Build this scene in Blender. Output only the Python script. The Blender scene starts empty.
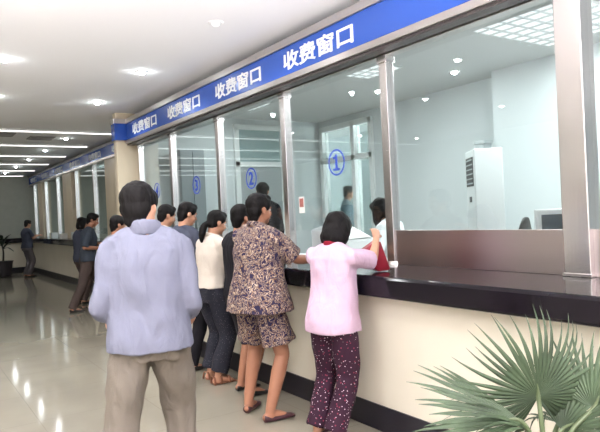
import bpy, bmesh, math, random
from mathutils import Vector, Matrix, noise
random.seed(7)
S = bpy.context.scene
COL = S.collection
PI = math.pi
V = Vector
def R(d): return math.radians(d)

# ------------------------------------------------------------------ view / world
S.view_settings.view_transform = 'Standard'
S.view_settings.look = 'None'
S.view_settings.exposure = 0.4
S.view_settings.gamma = 1.0
S.view_settings.use_curve_mapping = False
try:
    S.cycles.use_denoising = True
    S.cycles.max_bounces = 10
    S.cycles.transparent_max_bounces = 24
    S.cycles.sample_clamp_indirect = 6
    S.cycles.caustics_reflective = False
    S.cycles.caustics_refractive = False
except Exception:
    pass
W = bpy.data.worlds.new('daylight_fill'); S.world = W; W.use_nodes = True
W.node_tree.nodes['Background'].inputs[0].default_value = (0.93, 0.95, 1.0, 1)
_nt = W.node_tree; _bg = _nt.nodes['Background']; _bg.inputs[1].default_value = 1.0
_tc = _nt.nodes.new('ShaderNodeTexCoord'); _sx = _nt.nodes.new('ShaderNodeSeparateXYZ'); _cr = _nt.nodes.new('ShaderNodeValToRGB'); _mr = _nt.nodes.new('ShaderNodeMapRange')
_nt.links.new(_tc.outputs['Generated'], _sx.inputs[0]); _mr.inputs['From Min'].default_value = -1; _nt.links.new(_sx.outputs['Z'], _mr.inputs['Value']); _nt.links.new(_mr.outputs[0], _cr.inputs[0])
_e = _cr.color_ramp.elements                                   # unseen bright band added below the horizon to lift the near ceiling, dim above
_e[0].position = .35; _e[0].color = (34, 32.4, 33.6, 1); _e[1].position = .42; _e[1].color = (1.1, 1.1, 1.15, 1)
_nt.links.new(_cr.outputs[0], _bg.inputs[0])

# ------------------------------------------------------------------ materials
def mat(name, col, rough=0.5, metal=0.0, spec=0.5, bump=0.0, bscale=40, vary=0.0, vscale=6, stretch=(1, 1, 1), emit=None, es=0.0, coat=0.0):
    m = bpy.data.materials.new(name); m.use_nodes = True
    nt = m.node_tree; b = nt.nodes['Principled BSDF']
    b.inputs['Base Color'].default_value = (*col, 1)
    b.inputs['Roughness'].default_value = rough
    b.inputs['Metallic'].default_value = metal
    b.inputs['Specular IOR Level'].default_value = spec
    if coat: b.inputs['Coat Weight'].default_value = coat
    if emit:
        b.inputs['Emission Color'].default_value = (*emit, 1); b.inputs['Emission Strength'].default_value = es
    if bump or vary:
        tc = nt.nodes.new('ShaderNodeTexCoord'); mp = nt.nodes.new('ShaderNodeMapping')
        mp.inputs['Scale'].default_value = stretch
        nt.links.new(tc.outputs['Object'], mp.inputs[0])
    if vary:
        n = nt.nodes.new('ShaderNodeTexNoise'); n.inputs['Scale'].default_value = vscale; n.inputs['Detail'].default_value = 4
        nt.links.new(mp.outputs[0], n.inputs['Vector'])
        r = nt.nodes.new('ShaderNodeValToRGB')
        r.color_ramp.elements[0].position = .3; r.color_ramp.elements[1].position = .7
        r.color_ramp.elements[0].color = (*[max(0, c * (1 - vary)) for c in col], 1)
        r.color_ramp.elements[1].color = (*[min(1, c * (1 + vary)) for c in col], 1)
        nt.links.new(n.outputs['Fac'], r.inputs[0]); nt.links.new(r.outputs[0], b.inputs['Base Color'])
    if bump:
        n2 = nt.nodes.new('ShaderNodeTexNoise'); n2.inputs['Scale'].default_value = bscale; n2.inputs['Detail'].default_value = 3
        nt.links.new(mp.outputs[0], n2.inputs['Vector'])
        bp = nt.nodes.new('ShaderNodeBump'); bp.inputs['Strength'].default_value = bump; bp.inputs['Distance'].default_value = .01
        nt.links.new(n2.outputs['Fac'], bp.inputs['Height']); nt.links.new(bp.outputs[0], b.inputs['Normal'])
    return m

def pattern_noise(name, stops, scale, distort=1.2, rough=.8):
    m = bpy.data.materials.new(name); m.use_nodes = True; nt = m.node_tree; b = nt.nodes['Principled BSDF']
    b.inputs['Roughness'].default_value = rough; b.inputs['Specular IOR Level'].default_value = .2
    tc = nt.nodes.new('ShaderNodeTexCoord'); n = nt.nodes.new('ShaderNodeTexNoise')
    n.inputs['Scale'].default_value = scale; n.inputs['Detail'].default_value = 1.0; n.inputs['Distortion'].default_value = distort
    nt.links.new(tc.outputs['Object'], n.inputs['Vector'])
    r = nt.nodes.new('ShaderNodeValToRGB'); r.color_ramp.interpolation = 'CONSTANT'
    e = r.color_ramp.elements
    while len(e) < len(stops): e.new(.5)
    for i, (p, c) in enumerate(stops):
        e[i].position = p; e[i].color = (*c, 1)
    nt.links.new(n.outputs['Fac'], r.inputs[0]); nt.links.new(r.outputs[0], b.inputs['Base Color'])
    return m

def pattern_dots(name, base, layers, rough=.8):
    m = bpy.data.materials.new(name); m.use_nodes = True; nt = m.node_tree; b = nt.nodes['Principled BSDF']
    b.inputs['Roughness'].default_value = rough; b.inputs['Specular IOR Level'].default_value = .2
    tc = nt.nodes.new('ShaderNodeTexCoord'); prev = None
    for sc, th, c in layers:
        v = nt.nodes.new('ShaderNodeTexVoronoi'); v.inputs['Scale'].default_value = sc
        nt.links.new(tc.outputs['Object'], v.inputs['Vector'])
        lt = nt.nodes.new('ShaderNodeMath'); lt.operation = 'LESS_THAN'; lt.inputs[1].default_value = th
        nt.links.new(v.outputs['Distance'], lt.inputs[0])
        mx = nt.nodes.new('ShaderNodeMixRGB'); mx.inputs[2].default_value = (*c, 1)
        nt.links.new(lt.outputs[0], mx.inputs[0])
        if prev: nt.links.new(prev.outputs[0], mx.inputs[1])
        else: mx.inputs[1].default_value = (*base, 1)
        prev = mx
    nt.links.new(prev.outputs[0], b.inputs['Base Color'])
    return m

def glass_mat(name, tint, f0=0.06):
    m = bpy.data.materials.new(name); m.use_nodes = True; nt = m.node_tree
    for n in list(nt.nodes): nt.nodes.remove(n)
    o = nt.nodes.new('ShaderNodeOutputMaterial'); t = nt.nodes.new('ShaderNodeBsdfTransparent'); g = nt.nodes.new('ShaderNodeBsdfGlossy')
    t.inputs[0].default_value = (*tint, 1); g.inputs['Roughness'].default_value = 0.0
    g.inputs['Color'].default_value = (.95, 1, 1, 1)
    lw = nt.nodes.new('ShaderNodeFresnel'); ge = nt.nodes.new('ShaderNodeNewGeometry'); mr = nt.nodes.new('ShaderNodeMapRange')
    mr.inputs['To Min'].default_value = 1.5; mr.inputs['To Max'].default_value = 1 / 1.5      # same reflectance on both sides of the pane
    nt.links.new(ge.outputs['Backfacing'], mr.inputs['Value']); nt.links.new(mr.outputs[0], lw.inputs['IOR'])
    mx = nt.nodes.new('ShaderNodeMixShader')
    nt.links.new(lw.outputs[0], mx.inputs[0]); nt.links.new(t.outputs[0], mx.inputs[1]); nt.links.new(g.outputs[0], mx.inputs[2])
    nt.links.new(mx.outputs[0], o.inputs[0])
    return m

def emit_mat(name, col, s):
    m = bpy.data.materials.new(name); m.use_nodes = True; nt = m.node_tree
    for n in list(nt.nodes): nt.nodes.remove(n)
    o = nt.nodes.new('ShaderNodeOutputMaterial'); e = nt.nodes.new('ShaderNodeEmission')
    e.inputs[0].default_value = (*col, 1); e.inputs[1].default_value = s
    nt.links.new(e.outputs[0], o.inputs[0]); return m

def floor_mat():
    m = mat('polished_floor', (.25, .226, .178), rough=.09, spec=.55, vary=.10, vscale=1.4)
    nt = m.node_tree; b = nt.nodes['Principled BSDF']
    src = b.inputs['Base Color'].links[0].from_socket
    tc = nt.nodes.new('ShaderNodeTexCoord'); br = nt.nodes.new('ShaderNodeTexBrick')
    br.offset = 0; br.inputs['Scale'].default_value = 1.0; br.inputs['Mortar Size'].default_value = .003
    br.inputs['Brick Width'].default_value = .8; br.inputs['Row Height'].default_value = .8
    nt.links.new(tc.outputs['Object'], br.inputs['Vector'])
    mx = nt.nodes.new('ShaderNodeMixRGB'); mx.inputs[2].default_value = (.20, .18, .142, 1)
    nt.links.new(br.outputs['Fac'], mx.inputs[0]); nt.links.new(src, mx.inputs[1]); nt.links.new(mx.outputs[0], b.inputs['Base Color'])
    return m

M = {}
M['floor'] = floor_mat()
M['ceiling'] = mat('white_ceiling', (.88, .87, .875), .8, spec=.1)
M['wall'] = mat('cream_wall', (.78, .76, .70), .8, spec=.2, vary=.03)
M['farwall'] = mat('grey_green_wall', (.40, .41, .36), .8, spec=.2, vary=.04)
M['booth'] = mat('pale_blue_wall', (.60, .645, .65), .85, spec=.1)
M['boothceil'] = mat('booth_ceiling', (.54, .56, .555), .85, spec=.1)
M['boothfloor'] = mat('booth_floor', (.45, .45, .43), .5)
M['tan'] = mat('beige_stone', (.62, .52, .38), .35, vary=.06, vscale=3, stretch=(1, 1, .3))
M['panel'] = mat('cream_counter_panel', (.74, .685, .57), .35, spec=.4, vary=.04, vscale=1.5)
M['black'] = mat('black_granite', (.008, .006, .009), .10, spec=.25)
M['kick'] = mat('black_skirting', (.012, .011, .016), .3, spec=.4)
M['steel'] = mat('brushed_steel', (.80, .76, .755), .22, metal=1.0, bump=.015, bscale=60, stretch=(1, 1, .02))
M['steelh'] = mat('brushed_steel_sheet', (.52, .45, .44), .3, metal=1.0, bump=.06, bscale=60, stretch=(.02, .02, 1))
M['trimsteel'] = mat('steel_edging', (.60, .56, .54), .3, metal=1.0)
M['blue'] = mat('blue_sign_face', (.022, .085, .42), .22, spec=.5)
M['soffit'] = mat('dark_soffit', (.05, .042, .04), .4)
M['letter'] = mat('white_letters', (.85, .88, .92), .5)
M['glass'] = glass_mat('clear_glass', (.965, .985, .985))
M['glassdark'] = glass_mat('window_glass', (.60, .66, .645))
M['pane_dark'] = mat('dim_window_glass', (.30, .40, .40), .08, spec=.6)
M['sticker'] = mat('blue_sticker', (.03, .07, .45), .4)
M['stickw'] = mat('pale_sticker', (.62, .75, .85), .5)
M['doorgrey'] = mat('grey_door', (.34, .37, .37), .5)
M['cabgrey'] = mat('dark_grey_cabinet', (.20, .23, .24), .4)
M['frame'] = mat('white_frame', (.74, .77, .76), .45)
M['acwhite'] = mat('white_plastic', (.62, .65, .65), .4)
M['greyplastic'] = mat('grey_plastic', (.42, .46, .47), .5)
M['darkplastic'] = mat('black_plastic', (.015, .015, .017), .45)
M['screen'] = mat('dark_screen', (.03, .045, .06), .12, spec=.6)
M['lampoff'] = mat('lamp_ring', (.8, .8, .8), .35)
M['lamp'] = emit_mat('lamp_glow', (.93, .98, 1.0), 60)
M['lampdim'] = emit_mat('lamp_faint', (.95, .98, 1.0), 1.0)
M['strip'] = emit_mat('strip_glow', (1.0, .97, .95), 2.0)
M['troffer'] = emit_mat('troffer_glow', (.95, 1.0, 1.0), .95)
M['grille'] = mat('lamp_grille', (.55, .6, .6), .3, metal=.7)
M['vent'] = mat('vent_grey', (.30, .28, .27), .6)
M['skin'] = mat('skin_warm', (.46, .235, .15), .5, spec=.35, vary=.08, vscale=9)
M['skinD'] = mat('skin_tan', (.33, .15, .09), .5, spec=.35, vary=.08, vscale=9)
M['hair'] = mat('black_hair', (.005, .004, .004), .62, spec=.14, bump=.3, bscale=55, stretch=(1.6, 1.6, .25))
M['eyew'] = mat('eye_white', (.7, .68, .64), .3)
M['iris'] = mat('eye_dark', (.015, .01, .008), .2)
M['lip'] = mat('lip', (.36, .13, .11), .5)
def cloth(n, c, **k):
    m = mat(n, c, .88, spec=.08, bump=.12, bscale=180, vary=.04, vscale=5, **k)
    nt = m.node_tree; b = nt.nodes['Principled BSDF']; fine = b.inputs['Normal'].links[0].from_node     # soft creases under the weave
    tc = nt.nodes.new('ShaderNodeTexCoord'); mp = nt.nodes.new('ShaderNodeMapping'); mp.inputs['Rotation'].default_value = (.5, .3, .4); mp.inputs['Scale'].default_value = (1, 1, .45)
    n2 = nt.nodes.new('ShaderNodeTexNoise'); n2.inputs['Scale'].default_value = 13; n2.inputs['Detail'].default_value = 2; n2.inputs['Distortion'].default_value = 1.2
    bp = nt.nodes.new('ShaderNodeBump'); bp.inputs['Strength'].default_value = .55; bp.inputs['Distance'].default_value = .02
    nt.links.new(tc.outputs['Object'], mp.inputs[0]); nt.links.new(mp.outputs[0], n2.inputs['Vector']); nt.links.new(n2.outputs['Fac'], bp.inputs['Height']); nt.links.new(bp.outputs[0], fine.inputs['Normal'])
    return m
M['shirtblue'] = cloth('pale_blue_shirt', (.165, .17, .222))
M['khaki'] = cloth('khaki_trousers', (.165, .142, .118))
M['pink'] = cloth('pink_cotton', (.53, .375, .475))
M['redtrim'] = cloth('dark_red_cloth', (.22, .015, .03))
M['red'] = mat('dark_red_leather', (.24, .012, .025), .4, bump=.1, bscale=60)
M['whiteshirt'] = cloth('cream_white_shirt', (.54, .48, .42))
M['cream'] = cloth('cream_shirt', (.62, .55, .47))
M['blackcloth'] = cloth('black_cloth', (.014, .013, .016))
M['navycloth'] = pattern_dots('dark_speckled_cloth', (.016, .016, .024), [(70, .16, (.11, .11, .13))])
M['slate'] = cloth('slate_shirt', (.055, .06, .085))
M['teal'] = cloth('dark_teal_shirt', (.045, .055, .072))
M['brown'] = cloth('brown_trousers', (.075, .055, .05))
M['greytr'] = cloth('grey_trousers', (.13, .12, .13))
M['greyshirt'] = cloth('grey_shirt', (.17, .16, .17))
M['clerkgrey'] = cloth('grey_work_shirt', (.26, .33, .38))
M['coat'] = cloth('white_coat', (.80, .84, .85))
M['floral'] = pattern_noise('navy_cream_floral', [(0, (.022, .018, .05)), (.40, (.12, .065, .05)), (.45, (.40, .30, .21)), (.49, (.025, .02, .055)), (.567, (.27, .17, .115)), (.605, (.44, .35, .27)), (.645, (.03, .02, .05))], 18, 2.2)
M['dotty'] = pattern_dots('dark_dotted_cloth', (.030, .010, .022), [(40, .20, (.20, .03, .06)), (52, .17, (.62, .5, .55))])
M['shoeblack'] = mat('black_shoe', (.012, .011, .012), .35)
M['shoered'] = mat('burgundy_shoe', (.05, .014, .02), .4)
M['sandal'] = mat('brown_sandal', (.23, .085, .045), .5)
M['leaf'] = mat('palm_leaf', (.052, .076, .042), .45, spec=.22, vary=.35, vscale=7)
M['leafdark'] = mat('dark_leaf', (.020, .032, .020), .5, vary=.2)
M['stem'] = mat('palm_stem', (.10, .13, .06), .5, vary=.2)
M['drystem'] = mat('dark_stem', (.05, .04, .03), .7)
M['pot'] = mat('terracotta_pot', (.30, .13, .07), .6, vary=.1)
M['potdark'] = mat('dark_pot', (.03, .025, .03), .4)
M['soil'] = mat('soil', (.04, .028, .02), .95, bump=.8, bscale=30)
M['paper'] = mat('white_paper', (.80, .79, .76), .7)
M['desk'] = mat('pale_desk', (.70, .74, .73), .3)
M['photo'] = mat('card_photo', (.35, .12, .10), .5, vary=.6, vscale=60)

# ------------------------------------------------------------------ mesh helper
class MB:
    def __init__(s): s.v = []; s.f = []
    def add(s, vs, fs):
        b = len(s.v); s.v += [V(p) for p in vs]; s.f += [tuple(i + b for i in f) for f in fs]; return s
    def box(s, x0, x1, y0, y1, z0, z1):
        return s.add([(x, y, z) for x in (x0, x1) for y in (y0, y1) for z in (z0, z1)],
                     [(0, 1, 3, 2), (4, 6, 7, 5), (0, 4, 5, 1), (2, 3, 7, 6), (0, 2, 6, 4), (1, 5, 7, 3)])
    def obox(s, c, ax, ay, az, hx, hy, hz):
        c = V(c); ax, ay, az = V(ax), V(ay), V(az)
        return s.add([c + ax * (i * hx) + ay * (j * hy) + az * (k * hz) for i in (-1, 1) for j in (-1, 1) for k in (-1, 1)],
                     [(0, 1, 3, 2), (4, 6, 7, 5), (0, 4, 5, 1), (2, 3, 7, 6), (0, 2, 6, 4), (1, 5, 7, 3)])
    def rings(s, rings, cap=True):
        n = len(rings[0]); b = len(s.v)
        for r in rings: s.v += [V(p) for p in r]
        for k in range(len(rings) - 1):
            for i in range(n):
                j = (i + 1) % n
                s.f.append((b + k * n + i, b + k * n + j, b + (k + 1) * n + j, b + (k + 1) * n + i))
        if cap:
            s.f.append(tuple(b + i for i in range(n))[::-1]); s.f.append(tuple(b + (len(rings) - 1) * n + i for i in range(n)))
        return s
    def tube(s, pts, rad, n=14, hint=(1, 0, 0), round_ends=True, flat_end=False):
        """swept elliptical tube; rad entries r or (along hint, across)"""
        P = [V(p) for p in pts]; rd = [(r, r) if not isinstance(r, tuple) else r for r in rad]
        # subdivide with Catmull-Rom for smooth bends
        if len(P) > 2:
            Q = []; q = []
            for i in range(len(P) - 1):
                p0 = P[max(i - 1, 0)]; p1 = P[i]; p2 = P[i + 1]; p3 = P[min(i + 2, len(P) - 1)]
                for t in (0, .25, .5, .75):
                    a = .5 * ((2 * p1) + (p2 - p0) * t + (2 * p0 - 5 * p1 + 4 * p2 - p3) * t * t + (3 * p1 - p0 - 3 * p2 + p3) * t ** 3)
                    Q.append(a); q.append(tuple(rd[i][k] * (1 - t) + rd[i + 1][k] * t for k in (0, 1)))
            Q.append(P[-1]); q.append(rd[-1]); P, rd = Q, q
        T = []
        for i in range(len(P)):
            d = P[min(i + 1, len(P) - 1)] - P[max(i - 1, 0)]; T.append(d.normalized())
        rings = []; h = V(hint)
        def ring(c, t, r):
            u = h - t * h.dot(t)
            if u.length < 1e-3: u = t.orthogonal()
            u.normalize(); w = t.cross(u)
            return [c + u * (math.cos(a) * r[0]) + w * (math.sin(a) * r[1]) for a in (2 * PI * k / n for k in range(n))]
        if round_ends:
            m = min(rd[0])
            for g in (.15, .6): rings.append(ring(P[0] - T[0] * m * math.cos(g * PI / 2), T[0], tuple(x * math.sin(g * PI / 2) for x in rd[0])))
        for c, t, r in zip(P, T, rd): rings.append(ring(c, t, r))
        if round_ends:
            m = min(rd[-1])
            for g in (() if flat_end else (.6, .15)): rings.append(ring(P[-1] + T[-1] * m * math.cos(g * PI / 2), T[-1], tuple(x * math.sin(g * PI / 2) for x in rd[-1])))
        return s.rings(rings)
    def loft(s, rs, n=28, e=2.3):
        """horizontal rings (z, rx, ry, cy[, cx])"""
        out = []
        for r in rs:
            z, rx, ry, cy = r[:4]; cx = r[4] if len(r) > 4 else 0
            ring = []
            for k in range(n):
                a = 2 * PI * k / n; c, q = math.cos(a), math.sin(a)
                ring.append((cx + rx * math.copysign(abs(c) ** (2 / e), c), cy + ry * math.copysign(abs(q) ** (2 / e), q), z))
            out.append(ring)
        return s.rings(out)
    def ball(s, c, r, M3=None, nu=18, nv=12):
        r = (r, r, r) if not isinstance(r, (tuple, list)) else r
        rg = []
        for j in range(1, nv):
            a = PI * j / nv - PI / 2
            rg.append([(math.cos(a) * math.cos(2 * PI * i / nu), math.cos(a) * math.sin(2 * PI * i / nu), math.sin(a)) for i in range(nu)])
        rg = [[V((p[0] * r[0], p[1] * r[1], p[2] * r[2])) for p in q] for q in rg]
        if M3: rg = [[M3 @ p for p in q] for q in rg]
        rg = [[p + V(c) for p in q] for q in rg]
        return s.rings(rg)
    def cyl(s, c, r0, r1, h, n=24):
        c = V(c)
        return s.rings([[c + V((r0 * math.cos(2 * PI * i / n), r0 * math.sin(2 * PI * i / n), 0)) for i in range(n)],
                        [c + V((r1 * math.cos(2 * PI * i / n), r1 * math.sin(2 * PI * i / n), h)) for i in range(n)]])
    def lathe(s, c, prof, n=28):
        c = V(c)
        return s.rings([[c + V((r * math.cos(2 * PI * i / n), r * math.sin(2 * PI * i / n), z)) for i in range(n)] for r, z in prof])
    def xform(s, f): s.v = [V(f(p)) for p in s.v]; return s
    def mesh(s, name):
        me = bpy.data.meshes.new(name); me.from_pydata([tuple(p) for p in s.v], [], s.f); me.validate()
        bm = bmesh.new(); bm.from_mesh(me); bmesh.ops.recalc_face_normals(bm, faces=bm.faces); bm.to_mesh(me); bm.free()
        return me
    def build(s, name, m, parent=None, bevel=0.0, smooth=False, origin=None):
        if origin is not None:
            o3 = V(origin); s.v = [p - o3 for p in s.v]
        me = s.mesh(name); o = bpy.data.objects.new(name, me); COL.objects.link(o)
        for mm in (m if isinstance(m, (list, tuple)) else [m]): me.materials.append(M[mm] if isinstance(mm, str) else mm)
        if origin is not None: o.location = o3
        if parent is not None: o.parent = parent
        if smooth:
            for p in me.polygons: p.use_smooth = True
        if bevel:
            b = o.modifiers.new('bevel', 'BEVEL'); b.width = bevel; b.segments = 2; b.limit_method = 'ANGLE'; b.angle_limit = R(40)
        return o

def remesh(mb, name, voxel, m, parent=None, smooth=4, folds=None, clampz=None):
    """union of the overlapping pieces as one continuous smooth surface"""
    me = mb.mesh(name); t = bpy.data.objects.new('tmp', me); COL.objects.link(t)
    r = t.modifiers.new('r', 'REMESH'); r.mode = 'VOXEL'; r.voxel_size = voxel
    if smooth:
        q = t.modifiers.new('s', 'SMOOTH'); q.factor = .5; q.iterations = smooth
    dg = bpy.context.evaluated_depsgraph_get()
    nm = bpy.data.meshes.new_from_object(t.evaluated_get(dg)); nm.name = name
    bpy.data.objects.remove(t); bpy.data.meshes.remove(me)
    if folds:
        amp, sc, seed = folds
        ns = [v.normal.copy() for v in nm.vertices]
        for v, nn in zip(nm.vertices, ns):
            p = v.co
            d = noise.noise(V((p.x * sc[0], p.y * sc[0], p.z * sc[1])) + V((seed, 0, 0)))
            d2 = noise.noise(V((p.x * sc[0] * 2.3, p.y * sc[0] * 2.3, p.z * sc[1] * 2.1 + p.x * 6)) + V((0, seed, 0)))
            v.co = p + nn * (amp * (d + .55 * d2))
    if clampz is not None:
        for v in nm.vertices: v.co.z = max(v.co.z, clampz)
    for p in nm.polygons: p.use_smooth = True
    nm.materials.append(M[m])
    o = bpy.data.objects.new(name, nm); COL.objects.link(o)
    if parent is not None: o.parent = parent
    return o

def tag(o, label=None, cat=None, group=None, kind=None):
    if label: o['label'] = label
    if cat: o['category'] = cat
    if group: o['group'] = group
    if kind: o['kind'] = kind
    return o
def empty(name, loc, rz=0):
    o = bpy.data.objects.new(name, None); COL.objects.link(o); o.location = loc; o.rotation_euler = (0, 0, rz); o.empty_display_size = .1
    return o
def copy_tree(o, parent=None):
    c = o.copy(); COL.objects.link(c)
    if parent is not None: c.parent = parent
    for ch in list(o.children): copy_tree(ch, c)
    return c
def struct(name, mb, m, bevel=0): return tag(mb.build(name, m, bevel=bevel), kind='structure')

# ------------------------------------------------------------------ camera
H = 1.45
th = math.atan(400 / 600.); roll = R(2.7); pit = R(-.27)
fw = V((math.sin(th) * math.cos(pit), math.cos(th) * math.cos(pit), math.sin(pit)))
hr = V((math.cos(th), -math.sin(th), 0)); wu = hr.cross(fw)
rc = hr * math.cos(roll) - wu * math.sin(roll); uc = hr * math.sin(roll) + wu * math.cos(roll)
cam = bpy.data.cameras.new('camera'); cam.sensor_width = 36; cam.lens = 36; cam.clip_start = .05; cam.clip_end = 200
co = bpy.data.objects.new('camera', cam); COL.objects.link(co)
co.matrix_world = Matrix(((rc.x, uc.x, -fw.x, 0), (rc.y, uc.y, -fw.y, 0), (rc.z, uc.z, -fw.z, H), (0, 0, 0, 1)))
S.camera = co

# ------------------------------------------------------------------ setting
XL, YB, YF = -5.0, 21.5, -2.2      # left wall, back wall, open front of the hall
ZC = 3.1                            # ceiling
XB = 6.5                            # back wall of the cashier booths
struct('floor', MB().box(XL, 7.0, YF, YB + .1, -.1, 0), 'floor')
struct('floor_booth', MB().box(2.72, XB, -1.5, 9.0, 0, .2).box(3.55, XB, 9.55, YB, 0, .2), 'boothfloor')
struct('ceiling', MB().box(XL, 3.3, YF, YB, ZC, ZC + .1).box(3.3, 3.78, 9.5, YB, ZC, ZC + .1), 'ceiling')
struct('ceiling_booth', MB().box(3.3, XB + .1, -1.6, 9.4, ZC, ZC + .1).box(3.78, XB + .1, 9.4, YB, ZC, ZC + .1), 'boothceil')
struct('wall_left', MB().box(XL - .1, XL, YF, YB, 0, ZC), 'wall')
struct('wall_back', MB().box(XL - .1, 8.3, YB, YB + .1, 0, ZC), 'farwall')
# booth back wall with the opening for the glazed window
wy0, wy1, wz0, wz1 = 7.48, 8.92, .2, 2.98
struct('wall_booth_back', MB().box(XB, XB + .12, -1.5, wy0, 0, ZC).box(XB, XB + .12, wy1, YB, 0, ZC).box(XB, XB + .12, wy0, wy1, wz1, ZC).box(XB, XB + .12, wy0, wy1, 0, wz0), 'booth')
struct('wall_booth_jog', MB().box(6.2, XB, -1.5, 4.86, .2, ZC), 'booth')
struct('wall_booth_right', MB().box(3.05, XB, -1.6, -1.5, 0, ZC), 'booth')
struct('wall_booth_left', MB().box(3.08, XB, 9.0, 9.055, .2, ZC), 'booth')
struct('wall_corridor', MB().box(8.2, 8.3, 6.0, 12.5, 0, ZC), 'booth')
struct('floor_corridor', MB().box(XB + .12, 8.2, 6.0, 12.5, 0, .2), 'boothfloor')
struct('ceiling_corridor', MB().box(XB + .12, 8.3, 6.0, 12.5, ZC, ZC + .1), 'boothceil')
# bulkheads over the glass, pilaster between the two counter sections
struct('wall_bulkhead', MB().box(3.09, 3.3, -1.6, 9.0, 2.63, ZC).box(3.66, 3.78, 9.95, YB, 2.8, ZC), 'boothceil')
struct('trim_pilaster', MB().box(2.77, 3.30, 9.06, 9.20, 0, ZC).box(3.30, 3.90, 9.06, 9.96, 0, ZC), 'tan', bevel=.01)
# far section stone piers
for i, (a, b) in enumerate([(11.75, 12.75), (15.75, 16.7), (19.5, 20.1)]):
    struct('trim_pier', MB().box(3.62, 3.84, a, b, 1.08, 2.82), 'tan', bevel=.01)

# booth window (white framed, four lights)
wn = MB()
for y in (wy0 + .035, 7.98, wy1 - .035): wn.box(XB - .05, XB + .1, y - .045, y + .045, wz0, wz1)
for z in (wz0 + .04, 2.36, wz1 - .04): wn.box(XB - .05, XB + .1, wy0, wy1, z - .045, z + .045)
win = tag(wn.build('window_booth', 'frame', bevel=.006), kind='structure')
MB().box(XB + .02, XB + .03, wy0, wy1, wz0, wz1).build('window_glass', 'glassdark', win)

# grey door with a transom in the booth end wall
dr = MB().box(4.80, 5.62, 8.955, 8.985, .2, 2.28)
dob = tag(dr.build('door_booth', 'doorgrey', bevel=.004), kind='structure')
f_ = MB()
for x in (4.76, 5.66): f_.box(x - .045, x + .045, 8.94, 9.0, .2, 2.95)
for z in (2.32, 2.95): f_.box(4.72, 5.70, 8.94, 9.0, z - .045, z + .045)
f_.build('door_frame', 'frame', dob, bevel=.004)
MB().box(4.81, 5.61, 8.965, 8.975, 2.36, 2.91).build('transom_glass', 'pane_dark', dob)
MB().tube([(4.90, 8.955, 1.2), (4.90, 8.915, 1.2), (5.0, 8.915, 1.2)], [.01, .01, .01], n=8).build('door_handle', 'steel', dob, smooth=True)
tc_ = empty('tall_cabinet', (3.75, 8.72, .2)); tag(tc_, 'tall dark grey cabinet inside booth behind window three', 'cabinet')
MB().box(-.2, .2, -.2, .22, 0, 2.3).build('cabinet_body', 'cabgrey', tc_, bevel=.006)
for x in (-.1, .1):
    d_ = MB().box(x - .094, x + .094, -.216, -.2, .06, 2.26).build('cabinet_door', 'cabgrey', tc_, bevel=.003)
    MB().box(x * .3 - .008, x * .3 + .008, -.235, -.216, 1.05, 1.2).build('cabinet_handle', 'steel', d_)

# ------------------------------------------------------------------ near service counter
ct = empty('service_counter', (2.57, 4, 0))
tag(ct, 'long cream counter with black stone top and black skirting in the foreground', 'counter')
def child(mb, name, m, parent, bevel=0, smooth=False):
    o = mb.build(name, m, None, bevel=bevel, smooth=smooth); o.parent = parent
    o.matrix_parent_inverse = Matrix.Translation(parent.location).inverted() if not parent.rotation_euler.z else (Matrix.Translation(parent.location) @ Matrix.Rotation(parent.rotation_euler.z, 4, 'Z')).inverted()
    return o
child(MB().box(2.57, 2.72, -1.5, 9.05, .17, .92), 'front_panel', 'panel', ct)
child(MB().box(2.56, 2.72, -1.5, 9.05, 0, .17), 'kick_board', 'kick', ct)
child(MB().box(2.45, 3.14, -1.5, 9.05, .90, 1.035), 'countertop', 'black', ct, bevel=.018)
# far service counter with its return along the back wall
cf = empty('service_counter', (3.4, 15, 0))
tag(cf, 'distant cream counter with dark top turning along the back wall', 'counter')
child(MB().box(3.40, 3.55, 9.97, YB - .02, .17, .95).box(XL + .02, 3.4, 20.6, 20.75, .17, .95), 'front_panel', 'panel', cf)
child(MB().box(3.39, 3.55, 9.97, YB - .02, 0, .17).box(XL + .02, 3.4, 20.59, 20.75, 0, .17), 'kick_board', 'kick', cf)
child(MB().box(3.28, 3.90, 9.97, YB - .02, .94, 1.085).box(XL + .02, 3.28, 20.47, YB - .02, .94, 1.085), 'countertop', 'black', cf, bevel=.015)

# ------------------------------------------------------------------ glass screens
def text_mesh(body, size, bold=0):
    c = bpy.data.curves.new('t', 'FONT'); c.body = body; c.size = size; c.align_x = 'CENTER'; c.align_y = 'CENTER'
    c.extrude = .002; c.resolution_u = 4
    o = bpy.data.objects.new('t', c); COL.objects.link(o)
    dg = bpy.context.evaluated_depsgraph_get()
    me = bpy.data.meshes.new_from_object(o.evaluated_get(dg)); bpy.data.objects.remove(o)
    xs = [v.co.x for v in me.vertices]; ys = [v.co.y for v in me.vertices]
    cx, cy = (min(xs) + max(xs)) / 2, (min(ys) + max(ys)) / 2
    for v in me.vertices: v.co.x -= cx; v.co.y -= cy
    if bold:                                        # heavier strokes: the outline repeated a little to each side
        bm = bmesh.new()
        for i, (dx, dy) in enumerate(((0, 0), (1, .4), (-1, -.4), (.4, -1), (-.4, 1))):
            n0 = len(bm.verts); bm.from_mesh(me); bm.verts.ensure_lookup_table()
            for v in bm.verts[n0:]: v.co.x += dx * bold; v.co.y += dy * bold; v.co.z += i * .0007
        bm.to_mesh(me); bm.free()
    return me, max(xs) - min(xs), max(ys) - min(ys)
FACE = Matrix(((0, 0, -1, 0), (-1, 0, 0, 0), (0, 1, 0, 0), (0, 0, 0, 1)))    # text x -> -Y, y -> Z, faces -X
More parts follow.
